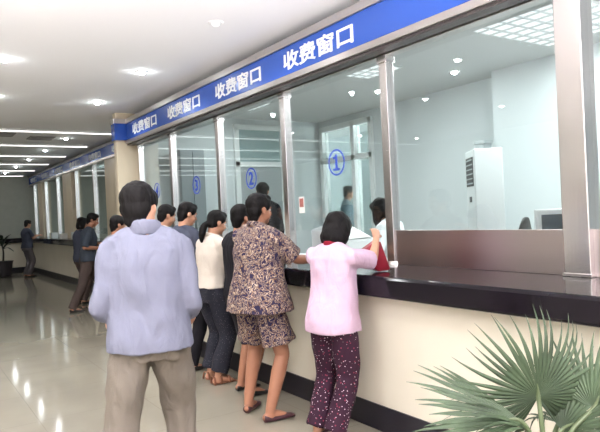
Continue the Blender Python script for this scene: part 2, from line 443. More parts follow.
def put_text(name, body, size, loc, m, parent, w=None):
    me, tw, thh = text_mesh(body, size, size * .022)
    k = w / tw if w else 1
    for v in me.vertices: v.co.x *= k
    me.transform(Matrix.Translation(loc) @ FACE)
    me.materials.clear(); me.materials.append(M[m]); me.name = name
    o = bpy.data.objects.new(name, me); COL.objects.link(o); o.parent = parent
    o.matrix_parent_inverse = Matrix.Translation(parent.matrix_world.translation if parent.parent is None else V((0, 0, 0))).inverted()
    return o

XG = 3.1
gs = empty('glass_screen', (XG, 4, 1.035))
tag(gs, 'tall glass cashier screen with steel mullions on the foreground counter', 'glass screen')
bpy.context.view_layer.update()
mull = [0.50, 3.38, 4.81, 6.23, 7.65, 8.95]
for y in mull:
    mu = child(MB().box(XG - .045, XG + .03, y - .04, y + .04, 1.035, 2.60), 'mullion', 'steel', gs, bevel=.004)
    c = MB().cyl((XG, y, 1.035), .066, .06, .022).build('mullion_foot', 'steel', None, smooth=False); c.parent = mu
    c = MB().box(XG - .055, XG + .04, y - .05, y + .05, 2.545, 2.60).build('mullion_cap', 'steel', None, bevel=.004); c.parent = mu
child(MB().box(XG - .04, XG + .05, -1.5, 8.99, 2.60, 2.625), 'head_rail', 'trimsteel', gs, bevel=.003)
bays = [(-1.45, .46), (.54, 1.80), (1.95, 3.34), (3.42, 4.77), (4.85, 6.19), (6.27, 7.61), (7.69, 8.91)]
panes = []
for a, b in bays:
    panes.append(child(MB().box(XG - .005, XG + .005, a, b, 1.29, 2.60), 'pane', 'glass', gs))
for a, b in bays[:3]:
    child(MB().box(XG - .03, XG - .012, a, b, 1.035, 1.29), 'steel_panel', 'steelh', gs, bevel=.002)
# window numbers: ring and digit on the glass
def ring_num(digit, y, z, pane):
    t = MB(); n = 40; r0, r1 = .112, .098
    rg = []
    for r, x in ((r0, XG - .006), (r0, XG - .009), (r1, XG - .009), (r1, XG - .006)):
        rg.append([(x, y + r * math.cos(2 * PI * i / n) * 1.0, z + r * math.sin(2 * PI * i / n)) for i in range(n)])
    rg.append(rg[0]); t.rings(rg, cap=False)
    o = t.build('number_ring', 'sticker', pane)
    me, tw, thh = text_mesh(digit, .19, .004)
    if digit == '1':
        bm = bmesh.new(); bm.from_mesh(me)
        for x0, x1, y0, y1 in ((-.045, .045, -thh / 2 - .004, -thh / 2 + .014), (-.04, -.005, thh / 2 - .035, thh / 2 - .015)):
            bm.faces.new([bm.verts.new((a, b, .0035)) for a, b in ((x0, y0), (x1, y0), (x1, y1), (x0, y1))])
        bm.to_mesh(me); bm.free()
    me.transform(Matrix.Translation((XG - .0075, y, z)) @ FACE); me.materials.clear(); me.materials.append(M['sticker'])
    o = bpy.data.objects.new('number_digit', me); COL.objects.link(o); o.parent = pane
ring_num('1', 4.045, 1.865, panes[3])
ring_num('2', 5.53, 1.84, panes[4])
ring_num('3', 6.93, 1.86, panes[5])
ring_num('4', 8.31, 1.87, panes[6])
# small picture card stuck on the glass
cd = empty('notice_card', (XG - .007, 4.60, 1.45)); tag(cd, 'small red and white picture card stuck on glass beside the second mullion', 'card')
MB().box(-.002, .001, -.045, .045, 0, .15).build('card_backing', 'paper', cd)
MB().box(-.0035, -.002, -.032, .032, .055, .135).build('card_picture', 'photo', cd)

# polished steel column of the near screen
sc = empty('steel_column', (XG, 1.87, 1.035)); tag(sc, 'wide polished steel column on the counter at right edge', 'column')
MB().box(-.07, .05, -.075, .08, 0, 1.59).build('column_casing', 'steel', sc, bevel=.005)
MB().box(-.078, .058, -.083, .088, 0, .02).build('column_foot', 'steel', sc, bevel=.003)

# far screen
XF = 3.75
gf = empty('glass_screen', (XF, 15, 1.085)); tag(gf, 'distant glass screen with steel mullions between beige piers', 'glass screen')
for y in (10.5, 14.0, 15.7, 17.85, 19.5, 21.3):
    child(MB().box(XF - .05, XF + .03, y - .05, y + .05, 1.085, 2.80), 'mullion', 'steel', gf, bevel=.004)
child(MB().box(XF - .06, XF + .06, 9.97, YB - .02, 2.775, 2.80), 'head_rail', 'trimsteel', gf)
for a, b in [(10.0, 10.45), (10.55, 11.75), (12.75, 13.95), (14.05, 15.65), (16.7, 17.8), (17.9, 19.45), (20.1, 21.25)]:
    child(MB().box(XF - .005, XF + .005, a, b, 1.2, 2.78), 'pane', 'glass', gf)

# ------------------------------------------------------------------ signs
sg = empty('fascia_sign', (2.92, 4, 2.63)); tag(sg, 'long blue fascia sign with white characters above the near glass', 'sign')
child(MB().box(2.92, 3.088, -1.6, 9.05, 2.66, 2.93), 'sign_board', 'blue', sg)
child(MB().box(2.90, 3.088, -1.6, 9.05, 2.93, 3.0), 'top_trim', 'trimsteel', sg, bevel=.004)
child(MB().box(2.905, 3.088, -1.6, 9.05, 2.625, 2.68), 'bottom_trim', 'trimsteel', sg, bevel=.004)
child(MB().box(2.74, 2.92, 9.02, 9.055, 2.68, 2.93).box(2.74, 2.768, 9.055, 9.20, 2.68, 2.93), 'return_board', 'blue', sg)
child(MB().box(2.725, 2.92, 9.0, 9.055, 2.93, 3.0).box(2.725, 2.768, 9.055, 9.20, 2.93, 3.0), 'return_trim', 'trimsteel', sg, bevel=.003)
child(MB().box(2.93, 3.03, -1.6, 9.04, 2.604, 2.626), 'soffit_panel', 'soffit', sg)
bpy.context.view_layer.update()
for yt in (4.03, 5.43, 6.83, 8.23):
    put_text('sign_lettering', '收费窗口', .168, (2.918, yt, 2.805), 'letter', sg, w=.98)
sf = empty('fascia_sign', (3.6, 15, 2.80)); tag(sf, 'distant blue fascia sign beyond the pilaster', 'sign')
child(MB().box(3.6, 3.655, 9.97, YB - .02, 2.80, 3.02), 'sign_board', 'blue', sf)
child(MB().box(3.585, 3.655, 9.97, YB - .02, 3.02, 3.075), 'top_trim', 'trimsteel', sf)
child(MB().box(3.585, 3.655, 9.97, YB - .02, 2.755, 2.80), 'bottom_trim', 'trimsteel', sf)
bpy.context.view_layer.update()
for y0 in (11.6, 13.4, 15.2, 17.0, 18.8, 20.6):
    put_text('sign_lettering', '收费窗口', .15, (3.598, y0, 2.912), 'letter', sf, w=.95)

# ------------------------------------------------------------------ lights
def lamp(name, typ, loc, e, col=(1, 1, 1), **k):
    l = bpy.data.lights.new(name, typ); l.energy = e; l.color = col
    for a, b in k.items(): setattr(l, a, b)
    o = bpy.data.objects.new(name, l); COL.objects.link(o); o.location = loc; return o
def make_downlight(mlens='lamp'):
    r = empty('ceiling_downlight', (0, 0, 0))
    MB().lathe((0, 0, 0), [(.040, -.004), (.05, -.010), (.064, -.008), (.068, 0), (.040, 0)]).build('trim_ring', 'lampoff', r, smooth=True)
    MB().ball((0, 0, -.008), (.036, .036, .026)).build('lens', mlens, r, smooth=True)
    return r
proto = make_downlight()
spots = []
def ord_(i): return ['first', 'second', 'third', 'fourth', 'fifth', 'sixth', 'seventh'][i]
near = [(2.32, 8.35, 'round ceiling downlight by the far end of the near blue sign'),
        (2.30, 6.48, 'round ceiling downlight above the ponytailed woman, left of the near sign'),
        (2.30, 4.60, 'faint round ceiling downlight nearest the camera, beside the large sign characters'),
        (.92, 6.48, 'round ceiling downlight cut by the left photo edge, upper one'),
        (1.05, 8.38, 'round ceiling downlight at left photo edge, lower one')]
far = [(2.72, 12.05 + 2.0 * i, ord_(i) + ' small ceiling downlight counted away from camera in the row between strip lights') for i in range(5)]
extra = [(x, y, None) for x in (-.5, -2.3, -4) for y in (2.7, 6.48, 10.2)] + [(2.3, .8, None), (.9, 2.7, None), (.9, 4.6, None)]
first = True
for x, y, lb in near + far + extra:
    o = proto if first else (make_downlight('lampdim') if lb and lb.startswith('faint') else copy_tree(proto)); first = False
    o.location = (x, y, ZC)
    if lb: tag(o, lb, 'downlight', 'ceiling downlights')
    else: tag(o, 'round ceiling downlight in the left part of the hall outside the photo', 'downlight', 'ceiling downlights outside the photo')
    sp = lamp('downlight_beam', 'SPOT', (x, y, ZC - .04), (72 if x > -.2 else 150) if y < 9 else 17, (.96, .98, 1.0), spot_size=R(150), spot_blend=.9, shadow_soft_size=.06)
    if lb and not lb.startswith('faint'): lamp('downlight_bulb', 'POINT', (x, y, ZC - .05), 1.0 if y < 9 else .6, (.88, .98, 1.0), shadow_soft_size=.012)
# long ceiling strip lights across the far hall
for i in range(6):
    y = 11.09 + 1.99 * i
    r = empty('strip_light', (0, y, ZC)); tag(r, ord_(i) + ' long white strip light across the ceiling, counted from the camera', 'strip light', 'ceiling strip lights')
    MB().box(XL + .05, 3.38, -.045, .045, -.03, 0).build('housing', 'lampoff', r)
    MB().box(XL + .06, 3.37, -.03, .03, -.042, -.03).build('diffuser', 'strip', r)
for x, y, lb in [(2.28, 12.1, 'dark square ceiling vent right of the first strip light'), (1.55, 11.75, 'dark ceiling vent at the left photo edge')]:
    v = empty('ceiling_vent', (x, y, ZC)); tag(v, lb, 'vent')
    MB().box(-.22, .22, -.22, .22, -.012, 0).build('vent_frame', 'vent', v)
    m_ = MB()
    for k in range(7): m_.box(-.19, .19, -.18 + .058 * k, -.15 + .058 * k, -.02, -.012)
    m_.build('vent_slats', 'vent', v)
# grille light fittings in the booths
def troffer(x, y, sx, sy, label, e):
    r = empty('ceiling_light', (x, y, ZC)); tag(r, label, 'ceiling light', 'booth ceiling lights')
    MB().box(-sx, sx, -sy, sy, -.02, 0).build('light_frame', 'frame', r, bevel=.004)
    MB().box(-sx + .03, sx - .03, -sy + .03, sy - .03, -.026, -.02).build('diffuser', 'troffer', r)
    g = MB()
    n = max(2, int(sx * 2 / .15))
    for k in range(1, n): g.box(-sx + 2 * sx * k / n - .006, -sx + 2 * sx * k / n + .006, -sy + .03, sy - .03, -.04, -.022)
    n = max(2, int(sy * 2 / .15))
    for k in range(1, n): g.box(-sx + .03, sx - .03, -sy + 2 * sy * k / n - .006, -sy + 2 * sy * k / n + .006, -.04, -.022)
    g.build('grille', 'grille', r)
    a = lamp('booth_light', 'AREA', (x, y, ZC - .06), e, (.93, 1.0, 1.0), shape='RECTANGLE', size=sx * 2, size_y=sy * 2)
troffer(4.62, 5.40, .30, .30, 'square grille light in booth ceiling behind the glass of window one', 44)
troffer(5.1, 3.25, .65, .52, 'large grille light at top right in booth ceiling near steel column', 54)
troffer(4.3, 7.85, .32, .32, 'square grille light in booth ceiling behind the pane numbered two', 18)
lamp('booth_light', 'AREA', (5.2, 14, ZC - .05), 130, (.90, 1, 1), shape='RECTANGLE', size=1.0, size_y=8)
for x, y, lb in [(5.75, 5.05, 'downlight in booth ceiling left of the large grille light'), (5.6, 6.3, 'downlight in booth ceiling above the glazed inner window')]:
    o = copy_tree(proto); o.location = (x, y, ZC); tag(o, lb, 'downlight', 'booth downlights')
# corridor behind the inner window
lamp('corridor_light', 'POINT', (7.4, 8.8, 2.7), 4, (.9, 1, .98), shadow_soft_size=.1)

# ------------------------------------------------------------------ booth furniture
dk = empty('booth_desk', (3.5, 3.5, .2)); tag(dk, 'pale long work desk behind the counter glass', 'desk')
MB().box(-.32, .32, -4.5, 4.85, .75, .79).build('desk_top', 'desk', dk, bevel=.004)
for y in (-4.4, -1.5, 1.7, 4.7): MB().box(-.3, .3, y - .02, y + .02, 0, .75).build('desk_leg', 'desk', dk)
ac = empty('air_conditioner', (5.26, 4.30, .2), R(-38)); tag(ac, 'white floor standing cabinet air conditioner with black louvre in booth corner', 'air conditioner')
MB().box(-.13, .17, -.22, .22, 0, 1.84).build('cabinet', 'acwhite', ac, bevel=.015)
lv = MB().box(-.136, -.129, -.17, .17, 1.45, 1.76).build('louvre', 'darkplastic', ac)
for k in range(6): MB().box(-.142, -.135, -.165, .165, 1.475 + .05 * k, 1.487 + .05 * k).build('louvre_slat', 'greyplastic', lv)
MB().box(-.136, -.129, -.05, .05, 1.28, 1.34).build('control_panel', 'darkplastic', ac)
MB().box(-.136, -.129, -.18, .18, .1, .7).build('intake_grille', 'greyplastic', ac)
pc = empty('ac_shadow_strip', (6.1, 4.95, .2)); tag(pc, 'grey upright strip standing in for the air conditioner shadow on booth wall', 'shadow strip')  # added solid strip imitating the shadow the air conditioner casts on the wall
MB().box(-.07, .07, -.07, .07, 0, 2.0).build('shadow_strip_body', 'greyplastic', pc, bevel=.006)
MB().box(-.08, .08, -.08, .08, 2.0, 2.04).build('shadow_strip_cap', 'greyplastic', pc, bevel=.004)
# monitor
mo = empty('computer_monitor', (3.62, 2.27, .99), R(-142 + 90)); tag(mo, 'computer monitor with pale frame and dark screen behind the steel column', 'monitor')
MB().box(-.21, .21, -.02, .16, .06, .41).build('monitor_casing', 'acwhite', mo, bevel=.012)
MB().box(-.175, .175, -.026, -.019, .10, .375).build('screen', 'screen', mo)
MB().box(-.04, .04, .02, .12, .01, .08).box(-.12, .12, -.02, .17, 0, .015).build('monitor_stand', 'acwhite', mo, bevel=.004)
# office chair (its black back shows over the steel panel)
oc = empty('office_chair', (4.12, 2.69, .2), R(20)); tag(oc, 'black office chair back showing left of the monitor', 'chair')
MB().loft([(.47, .2, .2, 0), (.49, .23, .23, 0), (.53, .23, .23, 0), (.55, .2, .2, 0)]).build('seat', 'darkplastic', oc, smooth=True)
MB().tube([(0, .25, .66), (0, .24, .85), (0, .24, 1.02), (0, .23, 1.12)], [(.17, .03), (.2, .035), (.17, .03), (.07, .02)]).build('backrest', 'darkplastic', oc, smooth=True)
MB().tube([(0, .1, .48), (0, .24, .5), (0, .26, .8)], [.02, .02, .02]).build('back_support', 'darkplastic', oc, smooth=True)
MB().cyl((0, 0, .08), .025, .025, .4).build('gas_column', 'darkplastic', oc)
for k in range(5):
    a = 2 * PI * k / 5; lg = MB().tube([(0, 0, .1), (.26 * math.cos(a), .26 * math.sin(a), .06)], [.02, .016]).build('base_leg', 'darkplastic', oc, smooth=True)
    MB().ball((.26 * math.cos(a), .26 * math.sin(a), .028), .028).build('caster', 'darkplastic', lg, smooth=True)
# equipment on the desk behind window one
pr = empty('desk_printer', (3.50, 4.52, .99), R(10)); tag(pr, 'white sloping desk machine behind the glass left of seated clerk', 'printer')
MB().rings([[(x, y, z) for y, z in ((-.24, 0), (.24, 0), (.24, .30), (.10, .33), (-.22, .19))] for x in (-.2, .2)]).build('machine_body', 'acwhite', pr, bevel=.02)
MB().box(-.15, .15, -.21, .08, 0, .006).xform(lambda p: V((p.x, p.y, p.z + .262 + (p.y + .06) * .43 + .006))).build('paper_tray', 'frame', pr)
for i, (x, y, rz, lb) in enumerate([(3.42, 3.72, .3, 'white paper sheet on the desk beside the red bag'), (3.45, 5.4, -.2, 'white paper sheets on the desk behind patterned woman'), (3.45, 6.4, .1, 'white papers on the desk behind the ponytailed woman'), (3.45, 7.9, .1, 'white papers on the desk behind window four')]):
    o = MB().box(-.105, .105, -.15, .15, 0, .01).build('paper_stack', 'paper'); o.location = (x, y, .99); o.rotation_euler.z = rz; tag(o, lb, 'paper')
# small things on the far counter
for i, (y, hh, m, lb) in enumerate([(15.0, .16, 'acwhite', 'small white box on the far counter nearest the camera'), (16.3, .12, 'paper', 'low white box in the middle of the far counter'), (17.4, .14, 'acwhite', 'small white box on the far counter before the dark one'), (14.2, .22, 'darkplastic', 'small dark box on the far counter by first far mullion')]):
    o = empty('counter_box', (3.50, y, 1.085)); tag(o, lb, 'box')
    MB().box(-.08, .08, -.1, .1, 0, hh).build('box_body', m, o, bevel=.008)
    MB().box(-.083, .083, -.103, .103, hh, hh + .012).build('box_lid', m, o, bevel=.004)

# ------------------------------------------------------------------ people
HIPZ = .90
def rotx(p, a, piv):
    p = V(p) - V(piv); c, s = math.cos(a), math.sin(a)
    return V((p.x, p.y * c + p.z * s, -p.y * s + p.z * c)) + V(piv)

def hand(mb, wrist, d, n, thumb_side, s=1.0, curl=25):
    """palm, four unequal bent fingers and a thumb; d = finger direction, n = palm normal (fingers curl towards n)"""
    w = V(wrist); d = V(d).normalized(); n = V(n); n = (n - d * n.dot(d)).normalized(); t = V(d.cross(n)) * thumb_side
    mb.tube([w - d * .02 * s, w + d * .03 * s, w + d * .085 * s], [(.024 * s, .017 * s), (.036 * s, .016 * s), (.040 * s, .013 * s)], n=12, hint=t)
    for i, L in enumerate((.070, .080, .074, .058)):
        b = w + d * (.084 - .004 * abs(i - 1)) * s + t * (.030 - .020 * i) * s
        p = [b - d * .012 * s]; dd = d.copy(); q = b
        for k, fr in enumerate((.45, .32, .23)):
            a = R(curl) * (.6 + .4 * k); dd = (dd * math.cos(a) + n * math.sin(a)).normalized()
            q = q + dd * (L * fr * s); p.append(q)
        mb.tube(p, [.0092 * s, .009 * s, .0082 * s, .007 * s], n=8, hint=t)
    b = w + d * .022 * s + t * .026 * s
    td = (d * .75 + t * .6 + n * .25).normalized()
    mb.tube([b, b + td * .035 * s, b + (td * .8 + d * .35 + n * .2).normalized() * .066 * s], [.012 * s, .0105 * s, .008 * s], n=8, hint=n)

def person(label, loc, az, h, P, group=None):
    s = h / 1.7
    lean = R(P.get('lean', 0)); wf = P.get('w', 1.0); vox = P.get('vox', .009)
    piv = V((0, -.01, HIPZ * s))
    def T(p):
        p = V(p)
        if p.z <= piv.z: return p
        k = min(1, (p.z - piv.z) / (.18 * s)); return rotx(p, lean * k, piv)
    side = {'L': -1, 'R': 1}
    # --- joints
    hip, knee, ank, ftdir = {}, {}, {}, {}
    for q in 'LR':
        fx, fy, yaw = P.get('foot' + q, (side[q] * .10, 0, side[q] * 8))[:3]
        hp = V((side[q] * .088 * s, -.01, (HIPZ - .02) * s)); an = V((fx, fy - .03, .085 * s))
        Lt, Ls = .425 * s, .405 * s
        dv = an - hp; D = min(dv.length, Lt + Ls - .003); u = dv.normalized()
        a = (Lt * Lt - Ls * Ls + D * D) / (2 * D); b = math.sqrt(max(0, Lt * Lt - a * a))
        fwd = V((math.sin(R(yaw)) , math.cos(R(yaw)), 0)); fwd = (fwd - u * fwd.dot(u)).normalized()
        if P.get('sit'):
            hp = V((side[q] * .09 * s, -.01, P['sit'])); kn = hp + V((side[q] * .03, .40 * s, .02)); an = V((kn.x, kn.y + .03, .09 * s))
        else: kn = hp + u * a + fwd * b
        hip[q], knee[q], ank[q], ftdir[q] = hp, kn, an, V((math.sin(R(yaw)), math.cos(R(yaw)), 0))
    dz = 0
    if P.get('sit'): dz = P['sit'] - (HIPZ - .02) * s
    def U(p):     # upper-body transform
        p = T(p); return V((p.x, p.y, p.z + dz))
    sh, el, wr = {}, {}, {}
    for q in 'LR':
        sh[q] = U((side[q] * .170 * s * wf, -.01 * s, 1.350 * s))
        if 'arm' + q in P:
            e_, w_ = V(P['arm' + q][0]), V(P['arm' + q][1])
            el[q] = sh[q] + (e_ - sh[q]).normalized() * min((e_ - sh[q]).length, .30 * s)
            wr[q] = el[q] + (w_ - el[q]).normalized() * min((w_ - el[q]).length, .27 * s)
        else:
            el[q] = sh[q] + V((side[q] * .05, -.02, -.28 * s)); wr[q] = el[q] + V((0, .06, -.24 * s))
    rings = [(.825, .145, .10, -.012), (.88, .168, .118, -.016), (.95, .16, .11, -.01), (1.05, .135, .095, 0), (1.15, .145, .102, 0), (1.26, .162, .112, -.002), (1.335, .165, .095, -.012), (1.385, .125, .072, -.014), (1.42, .072, .062, -.008)]
    # --- body: one continuous skin
    B = MB()
    B.loft([(z * s, rx * s * wf * (.86 if z < 1.1 else .93), ry * s * wf * (.84 if z < 1.1 else .93), cy * s) for z, rx, ry, cy in rings])
    B.tube([(0, -.012 * s, 1.38 * s), (0, 0, 1.45 * s), (0, .014 * s, 1.53 * s)], [(.062 * s, .058 * s), (.052 * s, .053 * s), (.05 * s, .055 * s)])
    B.xform(U)
    for q in 'LR':
        B.tube([sh[q] + V((-side[q] * .05, 0, 0)), sh[q], (sh[q] + el[q]) / 2, el[q]], [.045 * s, .047 * s, .042 * s, .036 * s])
        B.tube([el[q], el[q].lerp(wr[q], .3), wr[q]], [.036 * s, .038 * s, .024 * s])
        d = P.get('hd' + q, None); d = V(d) if d else (wr[q] - el[q])
        hand(B, wr[q], d, V(P.get('hn' + q, (-side[q] * .5, .2, -.8))), P.get('ht' + q, 1), s * .98, P.get('curl', 28))
        B.tube([hip[q], hip[q].lerp(knee[q], .5), knee[q]], [.074 * s, .070 * s, .055 * s])
        B.tube([knee[q], knee[q].lerp(ank[q], .33), ank[q]], [.054 * s, .056 * s, .036 * s])
        f = ftdir[q]
        heel = V((ank[q].x, ank[q].y, .036 * s)) - f * .042 * s
        B.tube([heel, heel + f * .08 * s + V((0, 0, .012)), heel + f * .17 * s - V((0, 0, .012 * s)), heel + f * .20 * s - V((0, 0, .018 * s))], [(.024 * s, .028 * s), (.030 * s, .032 * s), (.034 * s, .018 * s), (.026 * s, .012 * s)], hint=(f.y, -f.x, 0))
        B.tube([ank[q], heel + f * .04 * s], [.036 * s, .036 * s])
    # head
    hb = U((P.get('hx', 0), .022 * s, (1.462 + P.get('neck', 0)) * s)); hy, hp_ = R(P.get('hyaw', 0)), R(P.get('hpitch', 0)); hroll = R(P.get('hroll', 0))
    HM = Matrix.Rotation(-hy, 3, 'Z') @ Matrix.Rotation(-hp_ - lean * .5, 3, 'X') @ Matrix.Rotation(hroll, 3, 'Y')
    k = s * P.get('head', 1.0)
    def HT(p): return HM @ (V(p) * k) + hb
    Hd = MB()
    Hd.ball((0, 0, .142), (.075, .094, .084)); Hd.ball((0, .028, .075), (.060, .066, .070)); Hd.ball((0, .055, .028), (.034, .034, .026))
    Hd.tube([(0, -.012, -.03), (0, 0, .06)], [(.05, .056), (.05, .056)])
    Hd.ball((-.042, .05, .07), (.022, .028, .03)); Hd.ball((.042, .05, .07), (.022, .028, .03))
    Hd.tube([(0, .094, .118), (0, .104, .092), (0, .110, .079)], [(.008, .01), (.011, .012), (.016, .011)], n=10)
    Hd.tube([(-.036, .082, .130), (0, .092, .127), (.036, .082, .130)], [.010, .010, .010], n=8, hint=(0, 0, 1))
    Hd.tube([(-.020, .084, .048), (0, .094, .049), (.020, .084, .048)], [.007, .010, .007], n=8, hint=(0, 0, 1))
    for x in (-1, 1): Hd.ball((x * .077, -.006, .102), (.010, .021, .031))
    Hd.xform(HT); B.add(Hd.v, Hd.f)
    body = remesh(B, 'person', vox, P.get('skin', 'skin'), smooth=3, clampz=.004)
    body.location = loc; body.rotation_euler = (0, 0, -R(az))
    tag(body, label, 'person', group)
    for x in (-1, 1):
        e = MB(); e.ball((x * .030, .0755, .112), (.0125, .0105, .008), nu=12, nv=8).xform(HT)
        eo = e.build('eye', 'eyew', body, smooth=True)
        MB().ball((x * .030, .0842, .112), (.006, .0035, .006), nu=10, nv=6).xform(HT).build('iris', 'iris', eo, smooth=True)
        MB().tube([(x * .016, .096, .135), (x * .034, .091, .139), (x * .05, .078, .133)], [.003, .0036, .002], n=6, hint=(0, 0, 1)).xform(HT).build('eyebrow', 'hair', body, smooth=True)
    MB().tube([(-.022, .089, .049), (0, .1015, .050), (.022, .089, .049)], [.003, .0055, .003], n=8, hint=(0, 0, 1)).xform(HT).build('lips', 'lip', body, smooth=True)
    # --- hair
    Hr = MB(); st = P.get('hair', 'short')
    Hr.ball((0, -.012, .155), (.086, .098, .086)); Hr.ball((0, -.045, .105), (.074, .058, .075))
    for x in (-1, 1): Hr.ball((x * .06, .012, .15), (.03, .055, .05))
    Hr.ball((0, .045, .195), (.06, .052, .036))
    if st == 'short': Hr.ball((0, -.05, .055), (.058, .036, .052))
    if st in ('bob', 'long', 'bun'):
        for x in (-1, 1):
            Hr.ball((x * .068, -.01, .11), (.034, .06, .085))
            if st != 'bun': Hr.ball((x * .062, -.02, .05), (.042, .06, .06))
        if st != 'bun': Hr.ball((0, -.052, .06), (.088, .055, .085))
    if st == 'long':
        Hr.tube([(0, -.07, .1), (0, -.08, -.02), (0, -.075, -.14)], [(.08, .04), (.085, .04), (.06, .025)])
        for x in (-1, 1): Hr.tube([(x * .07, .01, .12), (x * .09, .035, 0), (x * .085, .05, -.12)], [(.03, .045), (.034, .05), (.022, .035)])
        Hr.ball((0, .05, .19), (.07, .06, .045))
    if st == 'pony':
        Hr.ball((0, -.095, .085), (.028, .03, .028))
        Hr.tube([(0, -.10, .085), (0, -.13, .04), (0, -.135, -.04), (0, -.12, -.11)], [.026, .036, .034, .016])
    Hr.xform(HT)
    remesh(Hr, 'hair', .006 if vox < .008 else .009, 'hair', body, smooth=3, folds=(.005 * s, (38, 14), az))
    # --- trousers / skirt
    bt = P.get('bottom', 'khaki'); bl = P.get('blen', .06); lo = P.get('bloose', 1.0); sd = az * .37 + h * 10
    Q = MB()
    Q.loft([(z * s, (rx + .012) * s * wf, (ry + .012) * s * wf, cy * s) for z, rx, ry, cy in [(.785, .150, .105, -.012)] + rings[1:4]])
    Q.xform(U)
    for q in 'LR':
        pk = P.get('bflare', 0)
        if bl > .3 * s:   # short wide legs
            t = (hip[q].z - bl) / (hip[q].z - knee[q].z); end = hip[q].lerp(knee[q], t)
            Q.tube([hip[q], hip[q].lerp(end, .5), end], [.100 * s * lo, (.098 + pk * .5) * s * lo, (.098 + pk) * s * lo], n=20, flat_end=True)
        else:
            dn = (ank[q] - knee[q]); end = knee[q] + dn * ((knee[q].z - bl) / max(.01, knee[q].z - ank[q].z))
            Q.tube([hip[q], hip[q].lerp(knee[q], .5), knee[q], knee[q].lerp(end, .5), end], [.098 * s * min(lo, 1.08), .086 * s * lo, .072 * s * lo, .068 * s * lo, .064 * s * lo * P.get('cuff', 1)], n=18, flat_end=True)
    remesh(Q, P.get('bname', 'trousers'), max(vox, .008), bt, body, smooth=3, folds=(P.get('bfold', .010), (9, 5), sd))
    # --- shirt
    tp = P.get('top', 'shirtblue'); hem = P.get('hem', .82); tl = P.get('tloose', 1.0); fl = P.get('flare', .0)
    Q = MB(); rs = []
    for z, rx, ry, cy in [(hem, .165, .118, -.012)] + [r for r in rings if r[0] > hem + .03]:
        if hem < z < 1.02 or z == hem: rx = max(rx, .160); ry = max(ry, .112)
        if 1.0 < z < 1.2: rx = rx * .5 + .158 * .5; ry = ry * .5 + .11 * .5
        if z < 1.22: rx = max(rx, P.get('straight', 0)); ry = max(ry, P.get('straight', 0) * .7)
        g = max(0, (1.1 - z)) / .3 * fl
        rs.append((z * s, (rx + .022 + g) * s * wf * (tl if z < 1.3 else 1), (ry + .020 + g) * s * wf * (tl if z < 1.3 else 1), cy * s))
    Q.loft(rs); Q.xform(U)
    Q.tube([sh['L'] + V((.0, 0, .004)), U((-.07 * s, -.012 * s, 1.40 * s)), U((.07 * s, -.012 * s, 1.40 * s)), sh['R'] + V((0, 0, .004))], [(.06 * s, .054 * s), (.06 * s, .058 * s), (.06 * s, .058 * s), (.06 * s, .054 * s)], hint=(0, 1, 0))
    sl = P.get('sleeve', 'short'); sw = P.get('swide', 1.0)
    for q in 'LR':
        if sl == 'long':
            Q.tube([sh[q] + V((-side[q] * .04, 0, 0)), sh[q], sh[q].lerp(el[q], .55), el[q], el[q].lerp(wr[q], .5), el[q].lerp(wr[q], .96)], [.056 * s * sw, .062 * s * sw, .062 * s * sw, .058 * s * sw, .052 * s * sw, .044 * s * sw], flat_end=True)
        elif sl == 'short':
            Q.tube([sh[q] + V((-side[q] * .04, 0, 0)), sh[q], sh[q].lerp(el[q], .5), sh[q].lerp(el[q], P.get('slen', .8))], [.054 * s * sw, .060 * s * sw, .064 * s * sw, .066 * s * sw], flat_end=True)
    so = remesh(Q, P.get('tname', 'shirt'), max(vox, .008), tp, body, smooth=4, folds=(P.get('tfold', .010), (7.5, 4.5), sd + 3))
    if P.get('collar'):
        cm, cr = P['collar']
        ring = MB().tube([U((cr * s * math.cos(a), cr * .95 * s * math.sin(a) - .004 * s, (1.438 - .016 * math.sin(a)) * s)) for a in (2 * PI * i / 16 for i in range(17))], [(P.get('cth', .022) * s, .010 * s)] * 17, n=8, hint=(0, 0, 1), round_ends=False)
        remesh(ring, 'collar', .006, cm, so, smooth=2)
    # --- shoes
    for q in 'LR':
        f = ftdir[q]; heel = V((ank[q].x, ank[q].y, 0)) - f * .055 * s; u = V((f.y, -f.x, 0))
        Z = MB(); stl = P.get('shoe_style', 'shoe')
        pr = [(0, .028, .055), (.04, .034, .062), (.10, .036, .058), (.17, .042, .042), (.225, .040, .032), (.252, .026, .022)]
        if stl == 'flat': pr = [(0, .030, .060), (.04, .036, .054), (.10, .038, .042), (.17, .045, .046), (.225, .041, .036), (.25, .028, .022)]
        if stl == 'sandal': pr = [(0, .030, .026), (.04, .036, .024), (.10, .038, .02), (.17, .045, .016), (.225, .042, .015), (.25, .03, .012)]
        rg = []
        for y, w_, hh in pr:
            c = heel + f * y * s
            rg.append([c + u * (w_ * s * math.cos(a)) + V((0, 0, max(0.0, hh * s * (.5 + .5 * math.sin(a)) if math.sin(a) < 0 else hh * s * (.5 + .5 * math.sin(a))))) for a in (2 * PI * i / 14 for i in range(14))])
        Z.rings(rg)
        so_ = remesh(Z, 'shoe', .006, P.get('shoe', 'shoeblack'), body, smooth=2, clampz=0.0)
        if stl == 'sandal':
            for y0, zz in ((.16, .062), (.07, .085), (.0, .075)):
                c = heel + f * y0 * s
                MB().tube([c + u * .046 * s + V((0, 0, .01)), c + u * .03 * s + V((0, 0, zz * s)), c - u * .03 * s + V((0, 0, zz * s)), c - u * .046 * s + V((0, 0, .01))], [(.012 * s, .005 * s)] * 4, n=8, hint=f).build('sandal_strap', 'sandal', so_, smooth=True)
    return body

